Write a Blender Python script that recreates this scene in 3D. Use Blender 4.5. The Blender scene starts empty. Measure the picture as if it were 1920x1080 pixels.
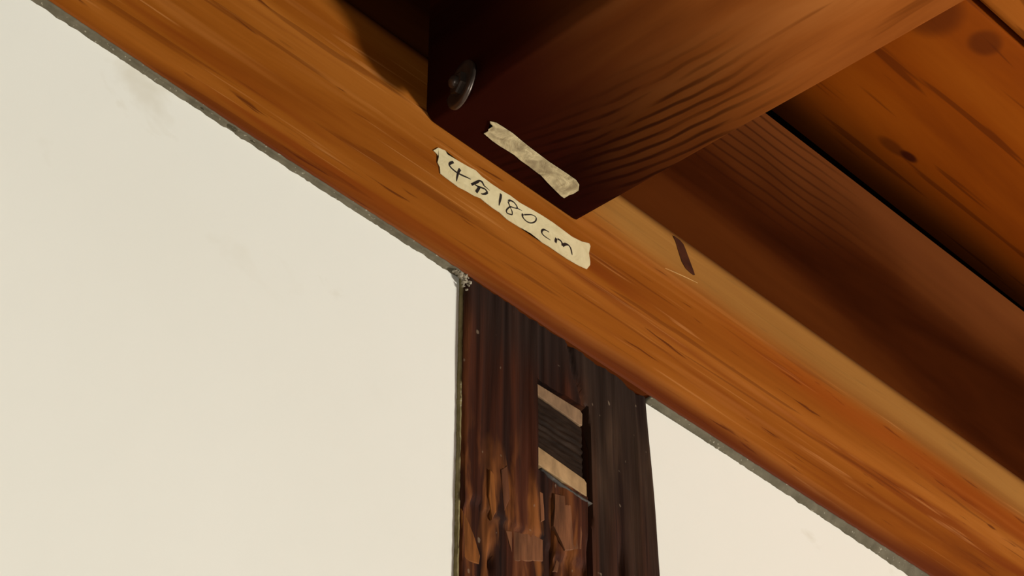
import bpy, bmesh, math, random
from mathutils import Matrix, Vector, noise

# ------------------------------------------------------------------ camera, world, lights, exposure
scene = bpy.context.scene
COL = scene.collection
R = math.radians

cam_data = bpy.data.cameras.new('camera')
cam_data.sensor_width = 36.0
cam_data.lens = 78.75
cam_data.clip_start = 0.02
cam = bpy.data.objects.new('camera', cam_data)
cam.location = (-0.7985, -0.7684, 1.5156)
cam.rotation_euler = (R(90 + 38.5), 0, R(-46.1))
COL.objects.link(cam)
scene.camera = cam

world = bpy.data.worlds.new('world')
scene.world = world
world.use_nodes = True
bg = world.node_tree.nodes['Background']
bg.inputs['Color'].default_value = (1.0, 0.86, 0.68, 1)
bg.inputs['Strength'].default_value = 0.04


def area_light(name, loc, target, size, energy, color):
    d = bpy.data.lights.new(name, 'AREA')
    d.shape = 'DISK'
    d.size = size
    d.energy = energy
    d.color = color
    o = bpy.data.objects.new(name, d)
    o.location = loc
    o.rotation_euler = (Vector(target) - Vector(loc)).to_track_quat('-Z', 'Y').to_euler()
    COL.objects.link(o)
    return o


# the room lamp stands low and to the right of the post; a weak low fill is added at left to brighten the wall
area_light('room_lamp', (6.0, -5.0, -0.36), (-0.4, 0, 2.2), 1.35, 930, (1.0, 0.985, 0.945))
area_light('low_fill', (-1.5, -1.3, 0.75), (-0.5, 0, 1.9), 0.4, 16, (1.0, 0.975, 0.92))

vs = scene.view_settings
vs.view_transform = 'Standard'
vs.look = 'None'
vs.gamma = 1.0
vs.use_curve_mapping = False
vs.exposure = 0.0

# ------------------------------------------------------------------ helpers
def tag(o, label=None, cat=None, group=None, kind=None):
    if label: o['label'] = label
    if cat: o['category'] = cat
    if group: o['group'] = group
    if kind: o['kind'] = kind
    return o


def link(name, verts, faces, mat, parent=None, smooth=False):
    me = bpy.data.meshes.new(name)
    me.from_pydata([tuple(v) for v in verts], [], faces)
    bm = bmesh.new()
    bm.from_mesh(me)
    bmesh.ops.recalc_face_normals(bm, faces=bm.faces)
    bm.to_mesh(me)
    bm.free()
    if smooth:
        me.polygons.foreach_set('use_smooth', [True] * len(me.polygons))
    me.materials.append(mat)
    o = bpy.data.objects.new(name, me)
    COL.objects.link(o)
    o.parent = parent
    return o


def bm_object(name, bm, mat, parent=None, smooth=False):
    me = bpy.data.meshes.new(name)
    bmesh.ops.recalc_face_normals(bm, faces=bm.faces)
    bm.to_mesh(me)
    bm.free()
    if smooth:
        me.polygons.foreach_set('use_smooth', [True] * len(me.polygons))
    me.materials.append(mat)
    o = bpy.data.objects.new(name, me)
    COL.objects.link(o)
    o.parent = parent
    return o


def sharp(o, angle=35):
    """keep creases above the angle crisp on a smooth mesh"""
    me = o.data
    bm = bmesh.new()
    bm.from_mesh(me)
    for e in bm.edges:
        if len(e.link_faces) == 2 and e.calc_face_angle(0) > R(angle):
            e.smooth = False
    bm.to_mesh(me)
    bm.free()
    return o


def box(name, lo, hi, mat, parent=None, bevel=0.0, segs=2):
    bm = bmesh.new()
    bmesh.ops.create_cube(bm, size=1)
    for v in bm.verts:
        v.co = Vector([lo[i] + (v.co[i] + .5) * (hi[i] - lo[i]) for i in range(3)])
    if bevel:
        bmesh.ops.bevel(bm, geom=bm.edges[:], offset=bevel, segments=segs, affect='EDGES', profile=.6)
    return bm_object(name, bm, mat, parent)


def extrude_profile(name, xs, prof, mat, wob=None, parent=None, smooth=True, axis='X'):
    """sweep a closed profile (list of (a, z) or a function of x) along the axis"""
    verts, faces = [], []
    n = None
    for x in xs:
        p = prof(x) if callable(prof) else prof
        n = len(p)
        for a, z in p:
            v = (x, a, z) if axis == 'X' else (a, x, z)
            if wob:
                v = wob(v)
            verts.append(v)
    for i in range(len(xs) - 1):
        for j in range(n):
            k = (j + 1) % n
            faces.append((i * n + j, i * n + k, (i + 1) * n + k, (i + 1) * n + j))
    faces.append(tuple(range(n)))
    faces.append(tuple((len(xs) - 1) * n + j for j in range(n)))
    o = link(name, verts, faces, mat, parent, smooth)
    if smooth:
        sharp(o)
    return o


def interp(x, pts):
    if x <= pts[0][0]: return pts[0][1]
    for (a, b), (c, d) in zip(pts, pts[1:]):
        if x <= c:
            return b + (d - b) * (x - a) / (c - a)
    return pts[-1][1]


def nz(x, y=0, z=0):
    return noise.noise((x, y, z))


# ------------------------------------------------------------------ materials
class Nodes:
    def __init__(self, name):
        self.mat = bpy.data.materials.new(name)
        self.mat.use_nodes = True
        self.nt = self.mat.node_tree
        self.bsdf = self.nt.nodes['Principled BSDF']
        self.tc = self.nt.nodes.new('ShaderNodeTexCoord')
        self.pos = self.tc.outputs['Object']

    def new(self, t, **kw):
        n = self.nt.nodes.new(t)
        for k, v in kw.items():
            setattr(n, k, v)
        return n

    def put(self, sock, v):
        if isinstance(v, bpy.types.NodeSocket):
            self.nt.links.new(v, sock)
        elif isinstance(v, (tuple, list)) and len(v) == 3 and sock.type == 'RGBA':
            sock.default_value = (*v, 1)
        else:
            sock.default_value = v

    def mapping(self, scale=(1, 1, 1), rot=(0, 0, 0), loc=(0, 0, 0), vec=None):
        n = self.new('ShaderNodeMapping')
        self.put(n.inputs['Vector'], vec or self.pos)
        n.inputs['Scale'].default_value = scale
        n.inputs['Rotation'].default_value = rot
        n.inputs['Location'].default_value = loc
        return n.outputs[0]

    def noise(self, vec, scale=1.0, detail=3.0, rough=.5, dist=0.0):
        n = self.new('ShaderNodeTexNoise')
        self.put(n.inputs['Vector'], vec)
        n.inputs['Scale'].default_value = scale
        n.inputs['Detail'].default_value = detail
        n.inputs['Roughness'].default_value = rough
        n.inputs['Distortion'].default_value = dist
        return n.outputs['Fac']

    def ramp(self, fac, stops, interp='LINEAR'):
        n = self.new('ShaderNodeValToRGB')
        n.color_ramp.interpolation = interp
        el = n.color_ramp.elements
        while len(el) < len(stops):
            el.new(.5)
        for e, (p, c) in zip(el, stops):
            e.position = p
            e.color = (c, c, c, 1) if isinstance(c, (int, float)) else (*c, 1)
        self.put(n.inputs[0], fac)
        return n.outputs[0]

    def mix(self, fac, a, b, mode='MIX'):
        n = self.new('ShaderNodeMix', data_type='RGBA', blend_type=mode)
        self.put(n.inputs[0], fac)
        self.put(n.inputs[6], a)
        self.put(n.inputs[7], b)
        return n.outputs[2]

    def math(self, op, a, b=0.0, c=0.0):
        n = self.new('ShaderNodeMath', operation=op)
        for s, v in zip(n.inputs, (a, b, c)):
            self.put(s, v)
        return n.outputs[0]

    def sep(self, vec=None):
        n = self.new('ShaderNodeSeparateXYZ')
        self.put(n.inputs[0], vec or self.pos)
        return n.outputs

    def between(self, v, a, b):
        """0 below a, 1 above b, smooth in between"""
        n = self.new('ShaderNodeMapRange', interpolation_type='SMOOTHSTEP')
        self.put(n.inputs['Value'], v)
        n.inputs['From Min'].default_value = a
        n.inputs['From Max'].default_value = b
        return n.outputs[0]

    def rnd(self, k=1.0):
        n = self.new('ShaderNodeObjectInfo')
        return self.math('MULTIPLY', n.outputs['Random'], k)

    def bump(self, h, strength=.3, dist=.001, prev=None):
        n = self.new('ShaderNodeBump')
        n.inputs['Strength'].default_value = strength
        n.inputs['Distance'].default_value = dist
        self.put(n.inputs['Height'], h)
        if prev is not None:
            self.put(n.inputs['Normal'], prev)
        return n.outputs[0]

    def done(self, color, rough=.6, normal=None, spec=.35, metal=0.0):
        b = self.bsdf
        self.put(b.inputs['Base Color'], color)
        self.put(b.inputs['Roughness'], rough)
        b.inputs['Specular IOR Level'].default_value = spec
        b.inputs['Metallic'].default_value = metal
        if normal is not None:
            self.put(b.inputs['Normal'], normal)
        return self.mat


def grain_scale(axis, along, across):
    s = [across] * 3
    s['XYZ'.index(axis)] = along
    return tuple(s)


def wood_base(m, axis, cols, along=1.1, across=16, rot=(0, 0, 0), vec=None, dist=.5, detail=5):
    """long soft colour bands along the grain"""
    v = m.mapping(grain_scale(axis, along, across), rot, vec=vec)
    f = m.noise(v, 1, detail, .55, dist)
    return m.ramp(f, cols), f


def streaks(m, axis, lo, hi, along=2.2, across=60, rot=(0, 0, 0), loc=(0, 0, 0), vec=None):
    v = m.mapping(grain_scale(axis, along, across), rot, loc, vec=vec)
    return m.ramp(m.noise(v, 1, 2.5, .5, .35), [(lo, 0), (hi, 1)])


def fine(m, axis, vec=None, along=6, across=420):
    return m.noise(m.mapping(grain_scale(axis, along, across), vec=vec), 1, 3, .6)


# lower beam: honey-orange planed timber with brown streaks and pale sapwood on its upper right edge
def mat_beam():
    m = Nodes('orange_planed_timber')
    rot = (0, R(1.5), 0)
    c, f = wood_base(m, 'X', [(.28, (.14, .029, .0015)), (.42, (.215, .055, .0035)), (.52, (.255, .072, .0055)), (.66, (.32, .102, .012)), (.8, (.38, .135, .024))], 2.0, 24, rot)
    # red heart streaks
    s1 = streaks(m, 'X', .56, .70, 3.2, 58, (0, R(2.0), 0))
    c = m.mix(m.math('MULTIPLY', s1, .60), c, (.15, .022, .0015))
    s2 = streaks(m, 'X', .60, .66, 5.0, 130, (0, R(2.5), 0), (3, 1, 5))
    c = m.mix(m.math('MULTIPLY', s2, .45), c, (.085, .013, .001))
    s3 = streaks(m, 'X', .58, .72, 2.6, 75, (0, R(1.0), 0), (8, 2, 1))
    c = m.mix(m.math('MULTIPLY', s3, .40), c, (.43, .16, .034))
    s4 = streaks(m, 'X', .655, .70, 16, 150, (0, R(3.5), 0), (2, 7, 4))
    c = m.mix(m.math('MULTIPLY', s4, .75), c, (.060, .008, .001))
    s5 = streaks(m, 'X', .63, .70, 6, 210, (0, R(1.2), 0), (6, 3, 9))
    c = m.mix(m.math('MULTIPLY', s5, .40), c, (.50, .21, .06))
    x, y, z = m.sep()
    wob = m.noise(m.mapping((3, 3, 3)), 1, 2, .5)
    zz = m.math('ADD', z, m.math('MULTIPLY', m.math('SUBTRACT', wob, .5), .030))
    # pale sapwood along the top edge to the right of the cross beam, a red line below it
    sap = m.math('MULTIPLY', m.between(zz, 2.490, 2.516), m.between(x, .02, .12))
    c = m.mix(m.math('MULTIPLY', sap, .78), c, m.mix(f, (.24, .105, .018), (.38, .20, .050)))
    red = m.math('MULTIPLY', m.math('MULTIPLY', m.between(zz, 2.466, 2.484), m.math('SUBTRACT', 1.0, m.between(zz, 2.487, 2.503))), m.between(x, .16, .34))
    c = m.mix(m.math('MULTIPLY', red, .55), c, (.23, .038, .001))
    # soft shadow edge painted into the colour of the upper arris
    arris_shade = m.between(m.math('ADD', z, m.math('MULTIPLY', m.math('SUBTRACT', wob, .5), .012)), 2.534, 2.549)
    c = m.mix(m.math('MULTIPLY', arris_shade, .85), c, (.050, .011, .003))
    # dirty reddish lower edge
    lowf = m.math('SUBTRACT', 1.0, m.between(zz, 2.384, 2.402))
    c = m.mix(m.math('MULTIPLY', lowf, .85), c, (.075, .011, .002))
    fi = fine(m, 'X')
    c = m.mix(m.math('MULTIPLY', fi, .22), c, (.11, .028, .003))
    n = m.bump(fi, .15, .0005)
    n = m.bump(s2, .15, .0006, n)
    return m.done(c, .65, n, .05)


# upper beam: dark red-brown old timber
def mat_upper():
    m = Nodes('dark_red_brown_timber')
    c, f = wood_base(m, 'X', [(.30, (.020, .0040, .0010)), (.50, (.042, .0090, .0018)), (.72, (.080, .020, .0035))], 1.6, 12, (0, R(2), 0))
    x, y, z = m.sep()
    wob = m.noise(m.mapping((5, 5, 5)), 1, 2, .5)
    # browner, less smoked wood along the top edge
    t = m.between(m.math('ADD', z, m.math('MULTIPLY', m.math('SUBTRACT', wob, .5), .12)), 2.66, 2.77)
    c = m.mix(m.math('MULTIPLY', t, .80), c, m.mix(f, (.10, .024, .006), (.21, .068, .016)))
    v = m.mapping((.6, 1, 1), (0, R(3), 0))
    w = m.new('ShaderNodeTexWave', wave_type='BANDS', bands_direction='Z')
    m.put(w.inputs['Vector'], v)
    w.inputs['Scale'].default_value = 26
    w.inputs['Distortion'].default_value = 2.2
    w.inputs['Detail'].default_value = 1.5
    w.inputs['Detail Scale'].default_value = .8
    ln = m.ramp(w.outputs['Fac'], [(.0, 1), (.16, .25), (.35, 0)])
    pw = m.math('MULTIPLY', m.math('SUBTRACT', wob, .5), .10)
    patch = m.math('MULTIPLY', m.between(m.math('ADD', z, pw), 2.64, 2.69), m.math('SUBTRACT', 1.0, m.between(m.math('ADD', x, pw), .34, .46)))
    ln = m.math('MULTIPLY', ln, patch)
    c = m.mix(m.math('MULTIPLY', ln, .55), c, (.014, .003, .0015))
    fi = fine(m, 'X')
    n = m.bump(fi, .15, .0005)
    n = m.bump(ln, .25, .0006, n)
    return m.done(c, .75, n, .0)


# cross beam: smoked almost black-red at its wall end, orange brown further out
def mat_cross():
    m = Nodes('smoked_cross_timber')
    c, f = wood_base(m, 'Y', [(.30, (.17, .042, .007)), (.50, (.27, .076, .013)), (.70, (.36, .122, .027))], 2.0, 20, (0, 0, R(-3)))
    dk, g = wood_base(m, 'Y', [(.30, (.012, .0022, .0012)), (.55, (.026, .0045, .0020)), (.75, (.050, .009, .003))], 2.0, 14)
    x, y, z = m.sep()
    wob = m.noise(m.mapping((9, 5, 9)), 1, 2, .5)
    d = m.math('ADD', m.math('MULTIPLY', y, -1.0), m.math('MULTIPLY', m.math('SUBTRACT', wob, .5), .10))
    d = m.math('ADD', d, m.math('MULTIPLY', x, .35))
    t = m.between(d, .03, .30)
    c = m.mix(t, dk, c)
    # curved growth lines in one patch of the underside
    t_ = m.math('MULTIPLY', y, -1.0)
    u = m.math('ADD', m.math('SUBTRACT', x, m.math('MULTIPLY', t_, .42)), m.math('MULTIPLY', m.math('MULTIPLY', t_, t_), 1.15))
    u = m.math('ADD', u, m.math('MULTIPLY', m.noise(m.mapping((30, 14, 30)), 1, 2, .5), .012))
    sn = m.math('SINE', m.math('MULTIPLY', u, 2 * math.pi / .0088))
    ln = m.ramp(sn, [(.10, 0), (.85, 1)])
    brk = m.between(m.noise(m.mapping((70, 9, 70), (0, 0, R(14))), 1, 2, .5), .34, .52)
    pw = m.math('MULTIPLY', m.math('SUBTRACT', wob, .5), .06)
    patch = m.math('MULTIPLY', m.between(m.math('ADD', x, pw), -.035, .005), m.math('SUBTRACT', 1.0, m.between(m.math('ADD', t_, pw), .10, .21)))
    ln = m.math('MULTIPLY', m.math('MULTIPLY', ln, patch), brk)
    c = m.mix(m.math('MULTIPLY', ln, .80), c, (.012, .0025, .0012))
    s = streaks(m, 'Y', .60, .68, 7, 120, (0, 0, R(-6)))
    c = m.mix(m.math('MULTIPLY', m.math('MULTIPLY', s, t), .5), c, (.10, .022, .003))
    fi = fine(m, 'Y')
    n = m.bump(fi, .12, .0005)
    n = m.bump(ln, .2, .0005, n)
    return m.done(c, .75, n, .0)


# post: very old, smoked, with vertical fibres
def mat_post():
    m = Nodes('old_smoked_post_timber')
    v = m.mapping((1, 1, 1))
    c, f = wood_base(m, 'Z', [(.30, (.006, .0022, .0014)), (.46, (.020, .006, .0028)), (.58, (.046, .0115, .0042)), (.74, (.11, .034, .011))], 4, 55, dist=.8)
    x, y, z = m.sep()
    wob = m.noise(m.mapping((26, 26, 10)), 1, 3, .5)
    w0 = m.math('SUBTRACT', wob, .5)
    # grey smoked half to the right and sooty top
    gx = m.between(m.math('ADD', x, m.math('MULTIPLY', w0, .03)), .060, .074)
    gz = m.between(m.math('ADD', z, m.math('MULTIPLY', w0, .12)), 2.21, 2.36)
    grey = m.math('MULTIPLY', gx, m.math('ADD', m.math('MULTIPLY', gz, .55), .38))
    gc = m.ramp(m.noise(m.mapping((60, 60, 12), loc=(2, 0, 1)), 1, 3, .5), [(.3, (.010, .006, .0035)), (.55, (.028, .016, .009)), (.75, (.055, .031, .017))])
    c = m.mix(grey, c, gc)
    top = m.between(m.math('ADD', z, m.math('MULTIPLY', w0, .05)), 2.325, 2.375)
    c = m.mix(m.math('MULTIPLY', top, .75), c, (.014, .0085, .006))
    # worn orange splinters low on the left
    wear = m.noise(m.mapping((70, 70, 16), loc=(5, 1, 2)), 1, 3, .55, .6)
    low = m.math('SUBTRACT', 1.0, m.between(m.math('ADD', z, m.math('MULTIPLY', w0, .06)), 2.235, 2.30))
    left = m.math('SUBTRACT', 1.0, m.between(x, .055, .085))
    a = m.math('MULTIPLY', m.math('MULTIPLY', m.ramp(wear, [(.50, 0), (.66, 1)]), low), left)
    c = m.mix(m.math('MULTIPLY', a, .8), c, (.21, .068, .015))
    s = streaks(m, 'Z', .58, .68, 6, 130)
    c = m.mix(m.math('MULTIPLY', s, .7), c, (.006, .002, .0015))
    # pale specks of lime
    sp = m.ramp(m.noise(m.mapping((190, 190, 150)), 1, 1, .5), [(.76, 0), (.80, 1)])
    c = m.mix(m.math('MULTIPLY', sp, .35), c, (.30, .22, .14))
    fi = fine(m, 'Z', along=12, across=500)
    n = m.bump(fi, .3, .0008)
    n = m.bump(f, .5, .002, n)
    return m.done(c, .60, n, .10)


# knots and dark stains of the first board: place, half lengths, strength
KNOTS = [(.484, -.0115, .013, .0055, .97), (.464, -.0085, .022, .0075, .55), (.412, -.140, .018, .015, .55), (.352, -.128, .035, .030, .55), (.30, -.10, .05, .05, .5)]


def mat_board(name, cols, line=.55):
    m = Nodes(name)
    r = m.new('ShaderNodeObjectInfo')
    comb = m.new('ShaderNodeCombineXYZ')
    for i in range(3):
        m.put(comb.inputs[i], m.math('MULTIPLY', r.outputs['Random'], (3.1, 1.7, 5.3)[i]))
    va = m.new('ShaderNodeVectorMath', operation='ADD')
    m.put(va.inputs[0], m.pos)
    m.put(va.inputs[1], comb.outputs[0])
    p = va.outputs[0]
    c, f = wood_base(m, 'X', cols, 1.6, 10, (0, 0, R(3)), vec=p)
    s = streaks(m, 'X', .615, .66, 4, 85, (0, 0, R(-4)), vec=p)
    c = m.mix(m.math('MULTIPLY', s, line), c, (.055, .008, .001))
    x, y, z = m.sep()
    for kx, ky, rx, ry, am in KNOTS:
        dx = m.math('DIVIDE', m.math('SUBTRACT', x, kx), rx)
        dy = m.math('DIVIDE', m.math('SUBTRACT', y, ky), ry)
        d = m.math('ADD', m.math('MULTIPLY', dx, dx), m.math('MULTIPLY', dy, dy))
        kn = m.math('SUBTRACT', 1.0, m.between(m.math('ADD', d, m.math('MULTIPLY', m.math('SUBTRACT', f, .5), 1.2)), .25, 1.1))
        c = m.mix(m.math('MULTIPLY', kn, am), c, (.030, .0035, .0012))
    fi = fine(m, 'X', vec=p)
    c = m.mix(m.math('MULTIPLY', fi, .2), c, (.15, .03, .002))
    return m.done(c, .65, m.bump(fi, .15, .0005), .03)


def mat_plaster():
    m = Nodes('cream_plaster')
    a = m.noise(m.mapping((3, 3, 3)), 1, 3, .5)
    c = m.ramp(a, [(.3, (.722, .702, .602)), (.7, (.752, .733, .636))])
    st = m.ramp(m.noise(m.mapping((16, 16, 24), (0, R(30), 0)), 1, 4, .6, .4), [(.62, 0), (.76, 1)])
    x, y, z = m.sep()
    near = m.math('MULTIPLY', m.between(z, 2.24, 2.36), 1.0)
    c = m.mix(m.math('MULTIPLY', m.math('MULTIPLY', st, near), .35), c, (.50, .44, .30))
    h = m.noise(m.mapping((30, 30, 30)), 1, 4, .5)
    return m.done(c, .9, m.bump(h, .10, .002), .15)


def mat_mortar(name, a, b):
    m = Nodes(name)
    f = m.noise(m.mapping((90, 90, 90)), 1, 4, .6)
    c = m.ramp(f, [(.3, a), (.7, b)])
    s = m.ramp(m.noise(m.mapping((420, 420, 420)), 1, 2, .5), [(.66, 0), (.74, 1)])
    c = m.mix(m.math('MULTIPLY', s, .6), c, (.42, .38, .28))
    return m.done(c, .9, m.bump(f, .35, .001), .05)


def mat_tape(name, a, b, sc):
    m = Nodes(name)
    f = m.noise(m.mapping((sc, sc, sc), (R(20), R(25), R(20))), 1, 4, .6, 1.2)
    c = m.ramp(f, [(.36, a), (.62, b)])
    cr = m.noise(m.mapping((sc * 1.6, sc * 1.6, sc * 1.6), (0, R(35), R(35))), 1, 3, .5, 1.5)
    return m.done(c, .65, m.bump(cr, .5, .0012), .3)


def mat_plain(name, col, rough=.6, spec=.3, metal=0.0, vary=.25, scale=(60, 60, 60), bump=.2):
    m = Nodes(name)
    f = m.noise(m.mapping(scale), 1, 4, .55, .3)
    c = m.ramp(f, [(.3, tuple(v * (1 - vary) for v in col)), (.7, tuple(min(1, v * (1 + vary)) for v in col))])
    return m.done(c, rough, m.bump(f, bump, .0008), spec, metal)


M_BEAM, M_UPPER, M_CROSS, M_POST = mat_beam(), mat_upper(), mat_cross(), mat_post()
M_BOARD = mat_board('orange_ceiling_board', [(.30, (.145, .024, .0008)), (.5, (.225, .046, .0013)), (.72, (.29, .070, .003))])
M_BOARD2 = mat_board('pale_ceiling_board', [(.30, (.30, .080, .008)), (.5, (.38, .110, .012)), (.72, (.46, .150, .022))], .45)
M_PLASTER = mat_plaster()
M_MORTAR = mat_mortar('grey_mortar', (.090, .076, .048), (.145, .124, .082))
M_OLIVE = mat_mortar('olive_mortar', (.15, .118, .045), (.26, .21, .10))
M_CLUMP = mat_mortar('pale_crumbling_mortar', (.17, .14, .095), (.36, .31, .22))
M_TAPE = mat_tape('cream_masking_tape', (.56, .46, .245), (.63, .53, .30), 55)
M_TAPE2 = mat_tape('dirty_masking_tape', (.30, .235, .125), (.62, .52, .29), 75)
M_INK = mat_plain('black_marker_ink', (.012, .007, .006), .5, .3, vary=.3)
M_DARK = mat_plain('black_gap_shade', (.002, .0013, .001), .9, .02)  # near-black backing colour, stands in for the unlit void behind the boards
M_BLOCK = mat_plain('dark_tenon_end', (.018, .0105, .0065), .7, .04, vary=.5, scale=(40, 40, 260), bump=.9)
M_WEDGE = mat_plain('pale_wedge_wood', (.30, .185, .085), .7, .1, vary=.30, scale=(140, 140, 60))
M_IRON = mat_plain('dark_iron', (.060, .042, .031), .35, .5, .5, vary=.4)
M_WEDGE2 = mat_plain('brown_wedge_wood', (.19, .115, .060), .7, .1, vary=.35, scale=(140, 140, 60))
M_CHIP = mat_plain('sooty_chip', (.035, .027, .019), .6, .15, vary=.6, scale=(200, 200, 200), bump=.6)
M_FLOOR = mat_plain('brown_floor', (.20, .11, .05), .6, .3, scale=(2, 14, 2))

# ------------------------------------------------------------------ measures (metres)
BEAM_LOW = [(-.36, 2.3905), (-.23, 2.3868), (-.05, 2.3868), (.14, 2.3832), (.30, 2.3825), (.45, 2.3826)]
SEAM_LOW = [(-.42, 2.3875), (-.36, 2.3875), (-.29, 2.3862), (-.185, 2.3848), (-.057, 2.3845), (.137, 2.3802), (.317, 2.3775), (.43, 2.3742), (.6, 2.374)]
PLASTER_Y = .006
POST_L, POST_FRONT = -.0392, .0012
ARRIS_R = .022
LOWER_TOP = 2.542 + .713 * ARRIS_R
UP_Y, UP_TOP = .020, 2.7815
JOIST_Z = 2.4905
CEIL_Z = 2.812
X0, X1 = -2.2, 2.8
FLOOR = -.9


def post_right(z):
    return interp(z, [(0, .152), (2.2486, .1388), (2.3766, .1323), (2.4, .1318)])


def spans(a, b, lo, hi, fine_step, coarse):
    """stations from a to b, fine between lo and hi"""
    out, x = [], a
    while x < b - 1e-6:
        out.append(x)
        x += fine_step if lo <= x < hi else coarse
        if out[-1] < lo < x: x = lo
    out.append(b)
    return out


# ------------------------------------------------------------------ setting
tag(box('floor', (X0, -7.0, FLOOR - .05), (7.5, .2, FLOOR), M_FLOOR), 'brown wooden floor of the room', 'floor', kind='structure')

top_l = [(X0, 2.3895), (-.36, 2.3895), (-.23, 2.3860), (POST_L - .0004, 2.3860)]
out_l = [(X0, FLOOR)] + top_l + [(POST_L - .0004, FLOOR)]
wall_l = link('wall_back', [(x, yy, z) for yy in (PLASTER_Y, .11) for x, z in out_l],
              [tuple(range(6)), tuple(range(6, 12))] + [(i, (i + 1) % 6, 6 + (i + 1) % 6, 6 + i) for i in range(6)], M_PLASTER)
tag(wall_l, 'large cream plaster wall panel to the left of the dark post', 'wall', kind='structure')
bm = bmesh.new()
vs_ = [bm.verts.new((xx, yy, zz)) for yy in (PLASTER_Y, .11) for (xx, zz) in ((post_right(0) + .0006, FLOOR), (X1, FLOOR), (X1, 2.3795), (post_right(2.3766) + .0006, 2.3795), (post_right(2.2486) + .0006, 2.2486))]
n5 = 5
bm.faces.new(vs_[:5]); bm.faces.new(vs_[5:])
for i in range(5):
    bm.faces.new((vs_[i], vs_[(i + 1) % 5], vs_[5 + (i + 1) % 5], vs_[5 + i]))
wall_r = bm_object('wall_back', bm, M_PLASTER)
tag(wall_r, 'cream plaster wall panel under the beam to the right of the dark post', 'wall', kind='structure')


# crumbly mortar seam under the beam, one strip for each wall panel
def seam(x_a, x_b, parent):
    xs = spans(x_a, x_b, max(x_a, -.5), min(x_b, .8), .0022, .08)
    verts, faces = [], []
    for x in xs:
        zb = interp(x, BEAM_LOW) - .0004
        zl = interp(x, SEAM_LOW)
        rag = .0011 * nz(x * 130, 3) + .0007 * nz(x * 420, 9)
        ff = .0005 * nz(x * 200, 20)
        prof = [(.012, zb), (.0012 + ff, zb), (.0016 + ff, zb - .0006 + .0003 * nz(x * 300, 2)),
                (.0030 + .0003 * nz(x * 120, 5), (zb + zl) / 2 + .0004 + rag * .3),
                (PLASTER_Y - .0012 + .0005 * nz(x * 300, 7), zl + .0010 + rag), (PLASTER_Y + .0002, zl + rag), (.012, zl + .001)]
        verts += [(x, a, z) for a, z in prof]
    n = 7
    for i in range(len(xs) - 1):
        for j in range(n):
            k = (j + 1) % n
            faces.append((i * n + j, i * n + k, (i + 1) * n + k, (i + 1) * n + j))
    faces += [tuple(range(n)), tuple((len(xs) - 1) * n + j for j in range(n))]
    return link('mortar_seam', verts, faces, M_MORTAR, parent, True)


seam(X0, POST_L - .001, wall_l)
seam(post_right(2.3766) + .001, X1, wall_r)

# vertical olive seam between plaster and post
xs, verts, faces = [], [], []
zs = [2.386 - .002 * i for i in range(150)] + [1.9, 1.5, 1.0, .5, .01]
for z in zs:
    w = .0021 + .0005 * nz(z * 60, 1) + .0004 * nz(z * 260, 4)
    f_ = .0004 * nz(z * 180, 8)
    verts += [(POST_L - w, PLASTER_Y + .0005, z), (POST_L - w + .0006, PLASTER_Y - .0013 + f_, z), (POST_L - .0004, POST_FRONT + .0022 + f_, z), (POST_L - .0003, PLASTER_Y + .0005, z)]
for i in range(len(zs) - 1):
    for j in range(4):
        k = (j + 1) % 4
        faces.append((i * 4 + j, i * 4 + k, (i + 1) * 4 + k, (i + 1) * 4 + j))
link('mortar_seam', verts, faces, M_OLIVE, wall_l, True)

# crumbled clump of mortar in the corner of beam and post
random.seed(4)
bm = bmesh.new()
for i in range(46):
    t = random.random()
    px = POST_L - .009 * (1 - t) ** 1.2 * random.random() + .004 * random.random() - .001
    pz = 2.3855 - .0105 * t * random.random() - .0008
    r = random.uniform(.0006, .0019)
    res = bmesh.ops.create_icosphere(bm, subdivisions=1, radius=r)
    for v in res['verts']:
        v.co = v.co * (1 + .5 * nz(v.co.x * 900 + i, v.co.y * 900, v.co.z * 900)) + Vector((px, PLASTER_Y - .0022 - random.random() * .0026, pz))
tag(bm_object('mortar_crumbs', bm, M_CLUMP, wall_l), 'pale crumbling mortar in the corner', kind='stuff')

# ------------------------------------------------------------------ lower wall beam
def beam_profile(x):
    zb = interp(x, BEAM_LOW)
    w = abs(.0006 * nz(x * 9, 1) + .0003 * nz(x * 40, 2))
    wt = .0012 * nz(x * 5, 6)
    p = [(.15, zb), (.0016 + w, zb), (.0004 + w, zb + .0010), (w, zb + .0028)]
    for k in range(1, 8):
        z = zb + .0028 + (LOWER_TOP - ARRIS_R - zb - .0028) * k / 8
        p.append((abs(.0005 * nz(x * 8, z * 25, 3)) + w * (1 - k / 8), z))
    for k in range(0, 11):
        a = R(90) * k / 10
        p.append((ARRIS_R * (1 - math.cos(a)), LOWER_TOP - ARRIS_R + ARRIS_R * math.sin(a) + wt * (1 - k / 10)))
    p.append((.15, LOWER_TOP))
    return p


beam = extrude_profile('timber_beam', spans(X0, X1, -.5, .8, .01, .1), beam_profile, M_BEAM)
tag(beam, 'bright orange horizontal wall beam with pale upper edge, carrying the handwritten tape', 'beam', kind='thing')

# dark scars on the beam face
def scar(name, pts, w, mat, parent, y=-.00025):
    verts = []
    for i, (x, z) in enumerate(pts):
        k = w[i]
        verts += [(x - k, y, z), (x + k, y, z), (x - k * .8, y + .0012, z), (x + k * .8, y + .0012, z)]
    faces = []
    for i in range(len(pts) - 1):
        a, b = i * 4, i * 4 + 4
        faces += [(a, a + 1, b + 1, b), (a + 2, a + 3, b + 3, b + 2), (a, a + 2, b + 2, b), (a + 1, a + 3, b + 3, b + 1)]
    faces += [(0, 1, 3, 2), (len(verts) - 4, len(verts) - 3, len(verts) - 1, len(verts) - 2)]
    return link(name, verts, faces, mat, parent)


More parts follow.
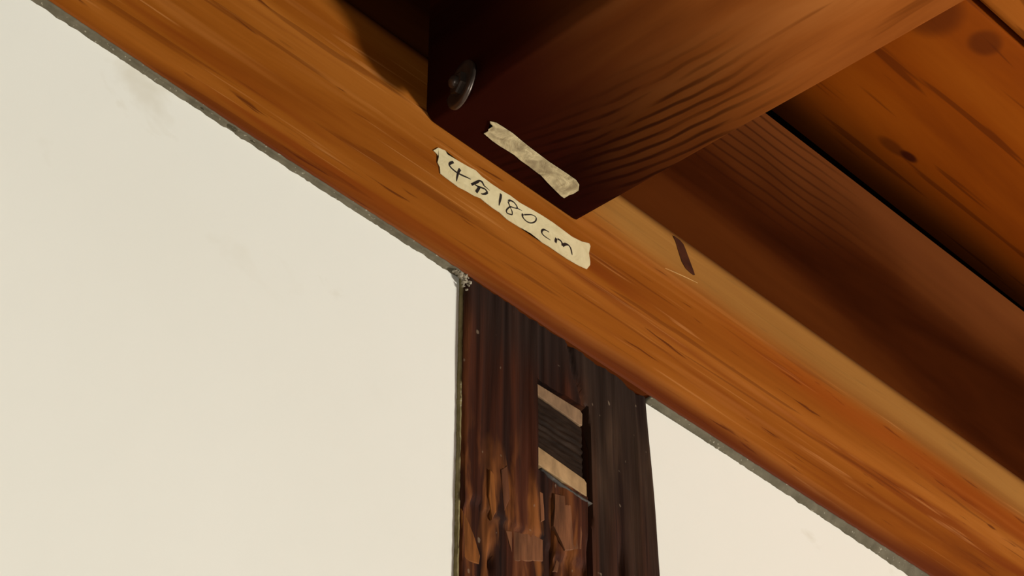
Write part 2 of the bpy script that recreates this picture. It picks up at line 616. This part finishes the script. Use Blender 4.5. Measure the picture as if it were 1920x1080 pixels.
M_SCAR = mat_plain('brown_scar', (.045, .011, .003), .8, .1, vary=.4)
M_PALE = mat_plain('pale_scratch', (.50, .29, .10), .6, .2)
scar('nail_scar', [(.1695, 2.5400), (.1715, 2.5385), (.1735, 2.5350), (.1765, 2.5280), (.1800, 2.5205), (.1828, 2.5165), (.1845, 2.5155)], [.0034, .0052, .0054, .0058, .0062, .0050, .0016], M_SCAR, beam)
scar('scratch', [(.1547, 2.5034), (.1660, 2.5060), (.1780, 2.5085), (.1905, 2.5108)], [.0003, .0010, .0012, .0003], M_PALE, beam)

# ------------------------------------------------------------------ upper wall beam
def upper_profile(x):
    w = .0008 * nz(x * 5, 11)
    zt = UP_TOP + .0012 * nz(x * 4, 13) + .006 * max(0, min(1, (x - .2) / .5)) - .003
    return [(.15, LOWER_TOP + .0004), (UP_Y + w, LOWER_TOP + .0004), (UP_Y + w, (LOWER_TOP + zt) / 2), (UP_Y + w, zt - .004), (UP_Y + .0012, zt - .0012), (UP_Y + .004, zt), (.15, zt)]


upper = extrude_profile('timber_beam', spans(X0, X1, -.5, 1.0, .02, .1), upper_profile, M_UPPER)
tag(upper, 'dark red-brown upper beam lying on the bright orange wall beam', 'beam', kind='thing')

# ------------------------------------------------------------------ cross beam
def cross_profile(y):
    t = -y / .31
    xl = -.0795 + .0005 * nz(y * 9, 2)
    xr = .0625 + .0118 * min(t, 3.0)
    zb = JOIST_Z + .0004 * nz(y * 12, 3)
    xl += -.0008 * t if t < 3 else -.0024
    ch = .0075 + .0015 * nz(y * 22, 7) + .003 * math.exp(-((y + .03) / .02) ** 2)
    p = [(xl, CEIL_Z - .0012), (xl, (CEIL_Z + zb) / 2)]
    for k in range(6):
        a = R(90) * k / 5
        p.append((xl + ch * (1 - math.cos(a)), zb + ch * (1 - math.sin(a))))
    p += [((xl + xr) / 2, zb + .0004 * nz(y * 8, 4)), (xr - .0022, zb), (xr - .0006, zb + .0006), (xr, zb + .0022), (xr, CEIL_Z - .0012)]
    return p


ys = [-.0006 - .008 * i for i in range(75)] + [-.7, -.9, -1.2, -1.6, -2.0, -2.5, -3.0]
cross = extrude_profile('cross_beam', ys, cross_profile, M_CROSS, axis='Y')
tag(cross, 'smoked red-brown cross beam jutting from the wall beam toward the room', 'beam', kind='thing')

# iron bolt and washer on the left side of the cross beam
def disc(name, c, r, th, mat, parent, segs=40, dome=.0, hexa=False):
    """a disc lying in a plane of constant x, facing -x, with a rounded rim"""
    bm = bmesh.new()
    n = 6 if hexa else segs
    prof = [(r * .985, 0), (r, .25), (r, .6), (r * .95, .92), (r * .78, 1.0 + dome * .4), (r * .4, 1.0 + dome), (.0001, 1.0 + dome * 1.2)]
    rings = []
    for rr, h in prof:
        rings.append([bm.verts.new((c[0] - th * h, c[1] + rr * math.cos(2 * math.pi * (i + .5) / n), c[2] + rr * math.sin(2 * math.pi * (i + .5) / n))) for i in range(n)])
    for a, b in zip(rings, rings[1:]):
        for i in range(n):
            bm.faces.new((a[i], a[(i + 1) % n], b[(i + 1) % n], b[i]))
    bm.faces.new(rings[0])
    return bm_object(name, bm, mat, parent, not hexa)


wash = disc('bolt_washer', (-.0797, -.0335, 2.4960), .0168, .0034, M_IRON, cross, dome=-.45)
wash['label'] = 'dark round iron washer'
disc('bolt_nut', (-.0816, -.0335, 2.4960), .0082, .0040, M_IRON, wash, hexa=True)
disc('bolt_end', (-.0845, -.0335, 2.4960), .0046, .0034, M_IRON, wash, 18, .5)
# the washer sits askew, its inner rim bedded into the timber
ctr = Vector((-.0812, -.0335, 2.4960))
wash.matrix_world = Matrix.Translation(ctr) @ Matrix.Rotation(R(-16), 4, 'Z') @ Matrix.Translation(-ctr)

# ------------------------------------------------------------------ ceiling
ceil = box('ceiling', (X0, -3.1, CEIL_Z + .0535), (X1, .15, CEIL_Z + .065), M_DARK)
tag(ceil, 'board ceiling above the beams with dark gaps between its boards', 'ceiling', kind='structure')
edges = [(.012, -.1585, 0)]
y = -.1640
k = 1
while y > -3.0:
    edges.append((y, y - .182, k))
    y -= .1875
    k += 1
for a, b, k in edges:
    # rounded lower arrises so that the joints read as gaps
    w = a - b
    drop = -.0045 if k % 2 else 0.0
    prof = [(a, CEIL_Z + .017), (a, CEIL_Z + drop + .007), (a - .0015, CEIL_Z + drop + .0028), (a - .005, CEIL_Z + drop + .0006), (a - .010, CEIL_Z + drop),
            (b + .003, CEIL_Z + drop), (b + .0008, CEIL_Z + drop + .0008), (b, CEIL_Z + drop + .003), (b, CEIL_Z + .017)]
    if k == 0:
        # the board next to the wall has an added curl, shaped to shade off to black over the upper beam
        curl = [(.062 - .092 * q / 12, CEIL_Z + .042 * (1 - q / 12) ** 2.0) for q in range(13)]
        prof = [(.062, CEIL_Z + .052)] + curl + [(-.06, CEIL_Z)] + prof[5:8] + [(b, CEIL_Z + .017), (-.06, CEIL_Z + .018), (-.02, CEIL_Z + .026), (.03, CEIL_Z + .042)]
    left = [X0 + .01, -.4, -.0835]
    right = [.105 if k else .0805, .3, .6, 1.0, X1 - .01]
    for part in (left, right):
        if part is left and k: 
            continue
        o = extrude_profile('ceiling_board', part, prof, M_BOARD2 if k % 2 else M_BOARD, parent=ceil)

# ------------------------------------------------------------------ post with its mortise
HX0, HX1, HZ0, HZ1 = .0240, .0700, 2.2722, 2.3400
CRACK = [(1.0, .066), (2.2184, .0695), (2.249, .0704), (2.2767, .0722), (2.3083, .0722), (2.340, .0705), (2.3636, .0590), (2.383, .0552)]
us = []
zs = [FLOOR, -.4, 0, .5, 1.0, 1.5, 1.8, 1.95, 2.05] + [2.10 + .004 * i for i in range(72)]
zs = sorted(set([round(z, 5) for z in zs if z < 2.3825 and abs(z - HZ0) > .0015 and abs(z - HZ1) > .0015] + [HZ0, HZ1, 2.3838]))
cols = sorted(set([round(POST_L + .0017 * i, 5) for i in range(102)] + [HX0, HX1]))
cols = [c for c in cols if c in (HX0, HX1) or (abs(c - HX0) > .0006 and abs(c - HX1) > .0006)]
cols = [c for c in cols if c <= .1335]
cw = cols[-1] - POST_L


def post_front(x, z):
    d = .0011 * nz(x * 150, z * 5, 1) + .0007 * nz(x * 330, z * 14, 4) + .0012 * nz(x * 40, z * 9, 8)
    cx = interp(z, CRACK)
    dd = abs(x - cx) / .0024
    inside = HZ0 - .004 < z < HZ1 + .004
    if z > HZ1 + .002:
        dd *= .7
    crack = 0 if dd > 1 else (.0022 if z > HZ1 + .002 else .007) * (1 - dd * dd)
    # the right half is hewn back a little, and worn toward its arris
    if x > cx:
        d += .0012 + .0010 * max(0, (x - cx)) / .06
    d += .004 * math.exp(-((x - .0995) / .0035) ** 2 - ((z - 2.238) / .018) ** 2)     # narrow upright hollow
    d += .003 * math.exp(-((x - .050) / .0022) ** 2 - ((z - 2.205) / .035) ** 2)
    d += .0045 * max(0, 1 - abs(x - .0376 - .0006 * nz(z * 90)) / .0016) * max(0, min(1, (2.262 - z) / .01))
    d += .004 * math.exp(-((x + .0145) / .0022) ** 2 - ((z - 2.1905) / .008) ** 2)
    # splintered step low on the face
    if z < 2.222 + .012 * nz(x * 60, 2) and x < .066: d += .0016
    e = min(x - POST_L, .1335 - x)
    d += .0018 * max(0, 1 - e / .003) ** 2
    return POST_FRONT + .0004 + max(-.0012, d) + crack


verts, faces, idx = [], [], {}
nzr, ncr = len(zs), len(cols)
for i, z in enumerate(zs):
    s = (post_right(z) - POST_L) / cw
    for j, c in enumerate(cols):
        x = c if c <= HX1 + .001 else HX1 + (c - HX1) * (post_right(z) - HX1) / (cols[-1] - HX1)
        zz = z
        if i == nzr - 1:
            zz = z - .0012 + .0007 * nz(x * 90, 5) + .0028 * max(0, .11 - x) / .15 - .0045 * math.exp(-((x - .119) / .0065) ** 2)
        idx[i, j] = len(verts)
        verts.append((x, post_front(c, z), zz))
for i in range(nzr - 1):
    for j in range(ncr - 1):
        if cols[j] >= HX0 - 1e-6 and cols[j + 1] <= HX1 + 1e-6 and zs[i] >= HZ0 - 1e-6 and zs[i + 1] <= HZ1 + 1e-6:
            continue
        faces.append((idx[i, j], idx[i, j + 1], idx[i + 1, j + 1], idx[i + 1, j]))
BACK = .115
bk = {}
def back(i, j):
    if (i, j) not in bk:
        v = verts[idx[i, j]]
        bk[i, j] = len(verts)
        verts.append((v[0], BACK, v[2]))
    return bk[i, j]
for i in range(nzr - 1):
    faces.append((idx[i, 0], idx[i + 1, 0], back(i + 1, 0), back(i, 0)))
    faces.append((idx[i, ncr - 1], idx[i + 1, ncr - 1], back(i + 1, ncr - 1), back(i, ncr - 1)))
for j in range(ncr - 1):
    for i in (0, nzr - 1):
        faces.append((idx[i, j], idx[i, j + 1], back(i, j + 1), back(i, j)))
faces.append((back(0, 0), back(0, ncr - 1), back(nzr - 1, ncr - 1), back(nzr - 1, 0)))
# walls and floor of the mortise
loop = [(i, j) for i in range(nzr) for j in range(ncr) if HX0 - 1e-6 <= cols[j] <= HX1 + 1e-6 and HZ0 - 1e-6 <= zs[i] <= HZ1 + 1e-6]
ii = sorted(set(a for a, b in loop)); jj = sorted(set(b for a, b in loop))
ring = [(ii[0], j) for j in jj] + [(i, jj[-1]) for i in ii[1:]] + [(ii[-1], j) for j in jj[::-1][1:]] + [(i, jj[0]) for i in ii[::-1][1:-1]]
inn = []
for i, j in ring:
    v = verts[idx[i, j]]
    inn.append(len(verts))
    verts.append((v[0], .028, v[2]))
for a in range(len(ring)):
    b = (a + 1) % len(ring)
    faces.append((idx[ring[a]], idx[ring[b]], inn[b], inn[a]))
faces.append(tuple(inn))
post = sharp(link('wooden_post', verts, faces, M_POST, None, True), 50)
tag(post, 'dark smoked vertical post with a wedged mortise, standing under the orange beam', 'post', kind='thing')


def prism(name, poly, y0, y1, mat, parent, bevel=.0006):
    """extrude an outline given as (x, z) between two depths"""
    bm = bmesh.new()
    a = [bm.verts.new((x, y0, z)) for x, z in poly]
    b = [bm.verts.new((x, y1, z)) for x, z in poly]
    bm.faces.new(a); bm.faces.new(b)
    n = len(poly)
    for i in range(n):
        bm.faces.new((a[i], a[(i + 1) % n], b[(i + 1) % n], b[i]))
    if bevel:
        ed = [e for e in bm.edges if all(abs(v.co.y - y0) < 1e-7 for v in e.verts)]
        bmesh.ops.bevel(bm, geom=ed, offset=bevel, segments=2, affect='EDGES', profile=.5)
    return bm_object(name, bm, mat, parent)


o = prism('wedge', [(.0243, 2.3372), (.0243, 2.3288), (.0640, 2.3253), (.0668, 2.3262), (.0672, 2.3352), (.0650, 2.3372)], .0026, .026, M_WEDGE2, post)
o['label'] = 'pale wooden wedge'
o = prism('wedge', [(.0246, 2.2898), (.0250, 2.2766), (.0690, 2.2736), (.0690, 2.2838), (.0668, 2.2856), (.0250, 2.2886)], .0022, .026, M_WEDGE, post)
o['label'] = 'pale wooden wedge'
# end of the tenon, rippled by its growth rings
bm = bmesh.new()
nx_, nz_ = 26, 40
g = {}
for i in range(nx_ + 1):
    for j in range(nz_ + 1):
        u, v = i / nx_, j / nz_
        x = .0243 + (.0672 - .0243) * u
        zlo = 2.2890 + (2.2858 - 2.2890) * u
        zhi = 2.3286 + (2.3252 - 2.3286) * u
        z = zlo + (zhi - zlo) * v
        yy = .0040 + .0006 * math.sin(z * 1250 + 3 * nz(x * 60, z * 30) + x * 90) * math.exp(-((v - .52) / .26) ** 2) + .0004 * nz(x * 200, z * 500)
        g[i, j] = bm.verts.new((x, yy, z))
for i in range(nx_):
    for j in range(nz_):
        bm.faces.new((g[i, j], g[i + 1, j], g[i + 1, j + 1], g[i, j + 1]))
rim = [g[i, 0] for i in range(nx_ + 1)] + [g[nx_, j] for j in range(1, nz_ + 1)] + [g[i, nz_] for i in range(nx_ - 1, -1, -1)] + [g[0, j] for j in range(nz_ - 1, 0, -1)]
bb = [bm.verts.new((v.co.x, .026, v.co.z)) for v in rim]
for i in range(len(rim)):
    k = (i + 1) % len(rim)
    bm.faces.new((rim[i], rim[k], bb[k], bb[i]))
bm.faces.new(bb)
o = bm_object('tenon_end', bm, M_BLOCK, post, True)
sharp(o, 50)
o['label'] = 'dark rippled tenon end between two pale wedges'
# sooty sill chip under the lower wedge
bm = bmesh.new()
res = []
n = 30
for i in range(n + 1):
    u = i / n
    x = .0262 + .0455 * u
    zc = 2.2732 - .0040 * u - .0012 * math.sin(u * 3.1)
    hw = (.0023 + .0007 * nz(x * 150, 1)) * (.35 + .65 * min(1, 6 * u, 6 * (1 - u)))
    res.append([bm.verts.new((x, yy, zz)) for yy, zz in ((.0050, zc + hw), (.0006 + .0004 * nz(x * 260), zc + hw * .45), (.0001 + .0004 * nz(x * 260, 4), zc - hw * .3), (.0040, zc - hw))])
for a, b in zip(res, res[1:]):
    for j in range(4):
        bm.faces.new((a[j], a[(j + 1) % 4], b[(j + 1) % 4], b[j]))
bm.faces.new(res[0]); bm.faces.new(res[-1])
bm_object('mortise_sill', bm, M_CHIP, post, True)['label'] = 'sooty glinting lower lip of the mortise'

# splinters and worn flakes standing proud of the post face, outlines in millimetres
SPLINTERS = [
    [(38.2, 2261.0), (48.7, 2264.1), (59.6, 2259.5), (62.5, 2243.7), (61.2, 2231.8), (46.9, 2224.6), (42.4, 2230.8), (36.9, 2237.6), (39.0, 2251.8)] ,
    [(-38.6, 2215.6), (-34.2, 2210.5), (-28.4, 2202.3), (-23.0, 2190.5), (-23.8, 2184.8), (-31.6, 2183.2), (-37.1, 2184.2)] ,
    [(-2.5, 2217.0), (19.2, 2224.7), (29.3, 2224.8), (29.1, 2210.0), (4.6, 2199.2), (1.0, 2208.4)] ,
    [(25.5, 2256.9), (29.7, 2257.0), (29.9, 2238.2), (26.2, 2235.3)] ,
    [(43.1, 2221.4), (46.4, 2221.4), (42.9, 2208.8), (38.7, 2207.7)] ,
    [(-17.9, 2251.3), (-14.3, 2249.3), (-12.4, 2224.2), (-15.9, 2217.1), (-18.7, 2232.3)] ,
    [(-35.7, 2303.9), (-29.5, 2310.3), (-28.3, 2288.2), (-34.5, 2284.2)] ,
    [(-8.1, 2256.1), (-2.6, 2261.7), (-0.3, 2239.1), (-5.2, 2227.5)] ,
    [(122.6, 2331.6), (126.9, 2333.7), (126.7, 2321.2), (122.9, 2317.7)] ,
]
M_SPL = [mat_plain('worn_splinter', (.13, .050, .020), .7, .1, vary=.5, scale=(160, 160, 22), bump=.5),
         mat_plain('orange_splinter', (.20, .066, .013), .7, .1, vary=.5, scale=(160, 160, 22), bump=.5),
         mat_plain('brown_splinter', (.085, .030, .012), .7, .1, vary=.5, scale=(160, 160, 22), bump=.5)]
for i, s in enumerate(SPLINTERS):
    if i in (6, 8):
        continue
    cx_ = sum(p[0] for p in s) / len(s) / 1000
    cz_ = sum(p[1] for p in s) / len(s) / 1000
    y0 = post_front(cx_, cz_) - .0004
    prism('splinter', [(x / 1000, z / 1000) for x, z in s], y0, y0 + .003, M_SPL[(0, 1, 0, 0, 0, 1, 2, 2, 2)[i]], post, .0005)

# ------------------------------------------------------------------ tapes
def tape(name, outline, to3d, mat):
    """thin strip cut to its torn outline, edges very slightly lifted"""
    bm = bmesh.new()
    a = [bm.verts.new(to3d(p, .00055)) for p in outline]
    b = [bm.verts.new(to3d(p, .00020)) for p in outline]
    fa = bm.faces.new(a); fb = bm.faces.new(b)
    n = len(outline)
    for i in range(n):
        bm.faces.new((a[i], a[(i + 1) % n], b[(i + 1) % n], b[i]))
    bmesh.ops.triangulate(bm, faces=[fa, fb])
    return bm_object(name, bm, mat)


def on_beam(p, h):
    return (p[0] / 1000, -.00005 - h, p[1] / 1000)


def on_cross(p, h):
    return (p[0] / 1000, p[1] / 1000, JOIST_Z - .0003 - h)


TAPE1 = [(-72.2, 2466.7), (-68.1, 2471.7), (-61.8, 2473.2), (-60.0, 2471.2), (-50.3, 2472.0), (-40.3, 2473.0), (-34.5, 2474.0), (-28.7, 2472.3), (-19.9, 2471.7), (-11.1, 2471.8), (-2.2, 2472.6), (6.7, 2472.0), (18.7, 2473.3), (27.9, 2474.1), (38.6, 2474.4), (47.8, 2473.9), (57.1, 2473.3), (66.5, 2474.8), (74.4, 2477.8), (75.6, 2476.1), (73.8, 2468.9), (74.9, 2462.0), (74.6, 2459.1), (71.3, 2453.8), (62.7, 2452.1), (51.9, 2451.2), (42.7, 2451.2), (35.1, 2451.4), (27.6, 2450.9), (17.1, 2452.0), (6.7, 2451.0), (-5.2, 2450.5), (-12.5, 2452.1), (-19.0, 2452.0), (-25.6, 2452.7), (-29.9, 2453.3), (-35.6, 2451.8), (-42.8, 2451.3), (-49.9, 2450.2), (-55.5, 2450.6), (-61.2, 2451.0), (-65.7, 2451.5), (-66.3, 2456.4), (-68.4, 2459.0), (-67.5, 2464.3), (-69.3, 2465.8)]
TAPE2 = [(-49.0, -27.6), (-45.2, -29.5), (-39.1, -29.9), (-30.6, -30.2), (-20.9, -29.3), (-13.0, -28.8), (-3.7, -28.5), (5.6, -28.2), (14.4, -28.5), (23.3, -28.7), (31.0, -28.7), (35.9, -27.0), (39.7, -22.9), (39.8, -18.4), (38.8, -15.1), (38.8, -10.8), (35.8, -10.8), (29.1, -11.9), (19.7, -13.6), (11.7, -15.4), (6.3, -15.5), (-0.9, -15.9), (-8.4, -15.9), (-15.1, -16.7), (-20.7, -16.4), (-27.6, -15.9), (-34.9, -15.9), (-40.6, -16.5), (-43.5, -16.8), (-43.1, -20.4), (-44.4, -21.6), (-44.5, -25.9), (-47.6, -26.5)]
INK = [
 [ ([(-54.5, 2468.1), (-57.1, 2465.6), (-58.1, 2463.3), (-56.4, 2462.0), (-53.5, 2461.4), (-50.0, 2461.4), (-45.4, 2462.2), (-41.3, 2463.1), (-38.7, 2463.5)], [1.7, 2.0, 1.5, 1.3, 1.3, 1.3, 1.3, 0.9, 0.3]), ([(-48.5, 2465.9), (-49.8, 2462.9), (-50.6, 2459.7), (-51.2, 2456.6), (-51.4, 2453.8)], [2.2, 1.8, 1.6, 1.2, 0.4]) ],  # 4
 [ ([(-30.9, 2467.3), (-32.9, 2464.9), (-35.5, 2462.1), (-38.1, 2459.4)], [1.2, 2.0, 1.8, 1.8]), ([(-31.1, 2467.3), (-28.5, 2467.6), (-26.7, 2465.8), (-24.3, 2465.3), (-21.7, 2464.8)], [1.0, 1.7, 1.2, 0.6, 0.3]), ([(-34.6, 2461.3), (-32.0, 2461.6), (-28.4, 2462.7), (-25.5, 2463.2), (-23.4, 2461.8)], [1.1, 1.2, 1.2, 1.2, 1.5]), ([(-23.4, 2461.8), (-25.5, 2459.4), (-27.8, 2457.7), (-29.3, 2457.3)], [1.5, 1.5, 0.9, 0.4]), ([(-30.8, 2461.8), (-32.2, 2458.7), (-33.7, 2455.6)], [1.8, 2.0, 2.0]) ],  # fen
 [ ([(-11.0, 2468.5), (-11.3, 2465.3), (-12.1, 2461.4), (-12.7, 2457.5)], [1.7, 2.0, 1.7, 0.5]) ],  # 1
 [ ([(-4.1, 2466.5), (-2.2, 2468.3), (1.1, 2468.7), (3.7, 2467.3), (4.1, 2465.5), (1.5, 2464.2), (-1.9, 2463.0), (-4.4, 2460.2), (-5.9, 2457.3), (-5.2, 2455.7), (-2.6, 2456.3), (-0.6, 2457.2), (-0.6, 2459.9), (-1.9, 2461.8), (-3.1, 2463.7), (-4.3, 2466.0)], [1.6, 1.4, 1.1, 1.1, 1.1, 0.7, 0.9, 1.0, 1.1, 1.0, 0.9, 0.7, 0.9, 0.7, 1.0, 1.5]), ([(4.1, 2465.5), (6.3, 2465.9), (8.8, 2466.3)], [0.9, 0.6, 0.2]) ],  # 8
 [ ([(9.7, 2464.0), (9.1, 2462.1), (10.4, 2460.5), (13.0, 2459.8), (16.4, 2460.5), (19.8, 2462.9), (21.9, 2465.8), (22.3, 2468.2), (21.0, 2469.0), (18.0, 2468.4), (14.2, 2466.2), (10.8, 2464.0)], [1.6, 1.6, 1.1, 1.0, 0.9, 0.9, 1.0, 0.9, 0.7, 0.7, 0.9, 1.0]) ],  # 0
 [ ([(34.6, 2463.5), (31.9, 2463.4), (29.2, 2462.5), (27.5, 2460.1), (28.0, 2458.1), (30.7, 2457.4), (33.3, 2457.4), (35.8, 2457.5)], [0.5, 0.9, 1.4, 1.5, 1.1, 0.9, 0.7, 0.4]) ],  # c
 [ ([(41.6, 2462.5), (41.0, 2460.1), (40.7, 2458.2)], [1.9, 2.2, 1.5]), ([(42.9, 2462.7), (45.6, 2462.9), (47.1, 2461.7), (47.5, 2459.5)], [1.4, 1.2, 1.4, 1.9]), ([(47.5, 2459.9), (50.6, 2462.8), (53.4, 2463.7)], [2.5, 2.1, 1.0]), ([(53.4, 2463.7), (55.3, 2462.5), (56.3, 2459.7), (56.8, 2457.4)], [1.0, 1.1, 1.1, 0.5]) ],  # m
]


tape1 = tape('masking_tape', TAPE1, on_beam, M_TAPE)
tag(tape1, 'cream masking tape with black handwriting stuck on the orange wall beam', 'tape')
tape2 = tape('masking_tape', TAPE2, on_cross, M_TAPE2)
tag(tape2, 'blank wrinkled dirty masking tape stuck under the smoked cross beam', 'tape')


def smooth_line(pts, ws, per=5):
    out = []
    n = len(pts)
    for i in range(n - 1):
        p0, p1, p2, p3 = pts[max(i - 1, 0)], pts[i], pts[i + 1], pts[min(i + 2, n - 1)]
        for s in range(per):
            t = s / per
            q = [.5 * (2 * p1[k] + (p2[k] - p0[k]) * t + (2 * p0[k] - 5 * p1[k] + 4 * p2[k] - p3[k]) * t * t + (3 * p1[k] - p0[k] - 3 * p2[k] + p3[k]) * t ** 3) for k in (0, 1)]
            out.append((q[0], q[1], ws[i] + (ws[i + 1] - ws[i]) * t))
    out.append((*pts[-1], ws[-1]))
    return out


for strokes in INK:
    verts, faces = [], []
    for si, (pts, ws) in enumerate(strokes):
        line = smooth_line(pts, ws)
        base = len(verts)
        h = .00068 + .00003 * si
        for i, (x, z, w) in enumerate(line):
            a, b = line[max(i - 1, 0)], line[min(i + 1, len(line) - 1)]
            dx, dz = b[0] - a[0], b[1] - a[1]
            L = math.hypot(dx, dz) or 1
            px, pz = -dz / L * w * .5, dx / L * w * .5
            for hh, (ax, az) in ((h, (px, pz)), (h, (-px, -pz)), (.00050, (-px, -pz)), (.00050, (px, pz))):
                verts.append(on_beam((x + ax, z + az), hh))
        for i in range(len(line) - 1):
            for j in range(4):
                k = (j + 1) % 4
                faces.append((base + i * 4 + j, base + i * 4 + k, base + i * 4 + 4 + k, base + i * 4 + 4 + j))
        faces += [tuple(base + j for j in range(4)), tuple(base + (len(line) - 1) * 4 + j for j in range(4))]
    link('handwritten_character', verts, faces, M_INK, tape1)
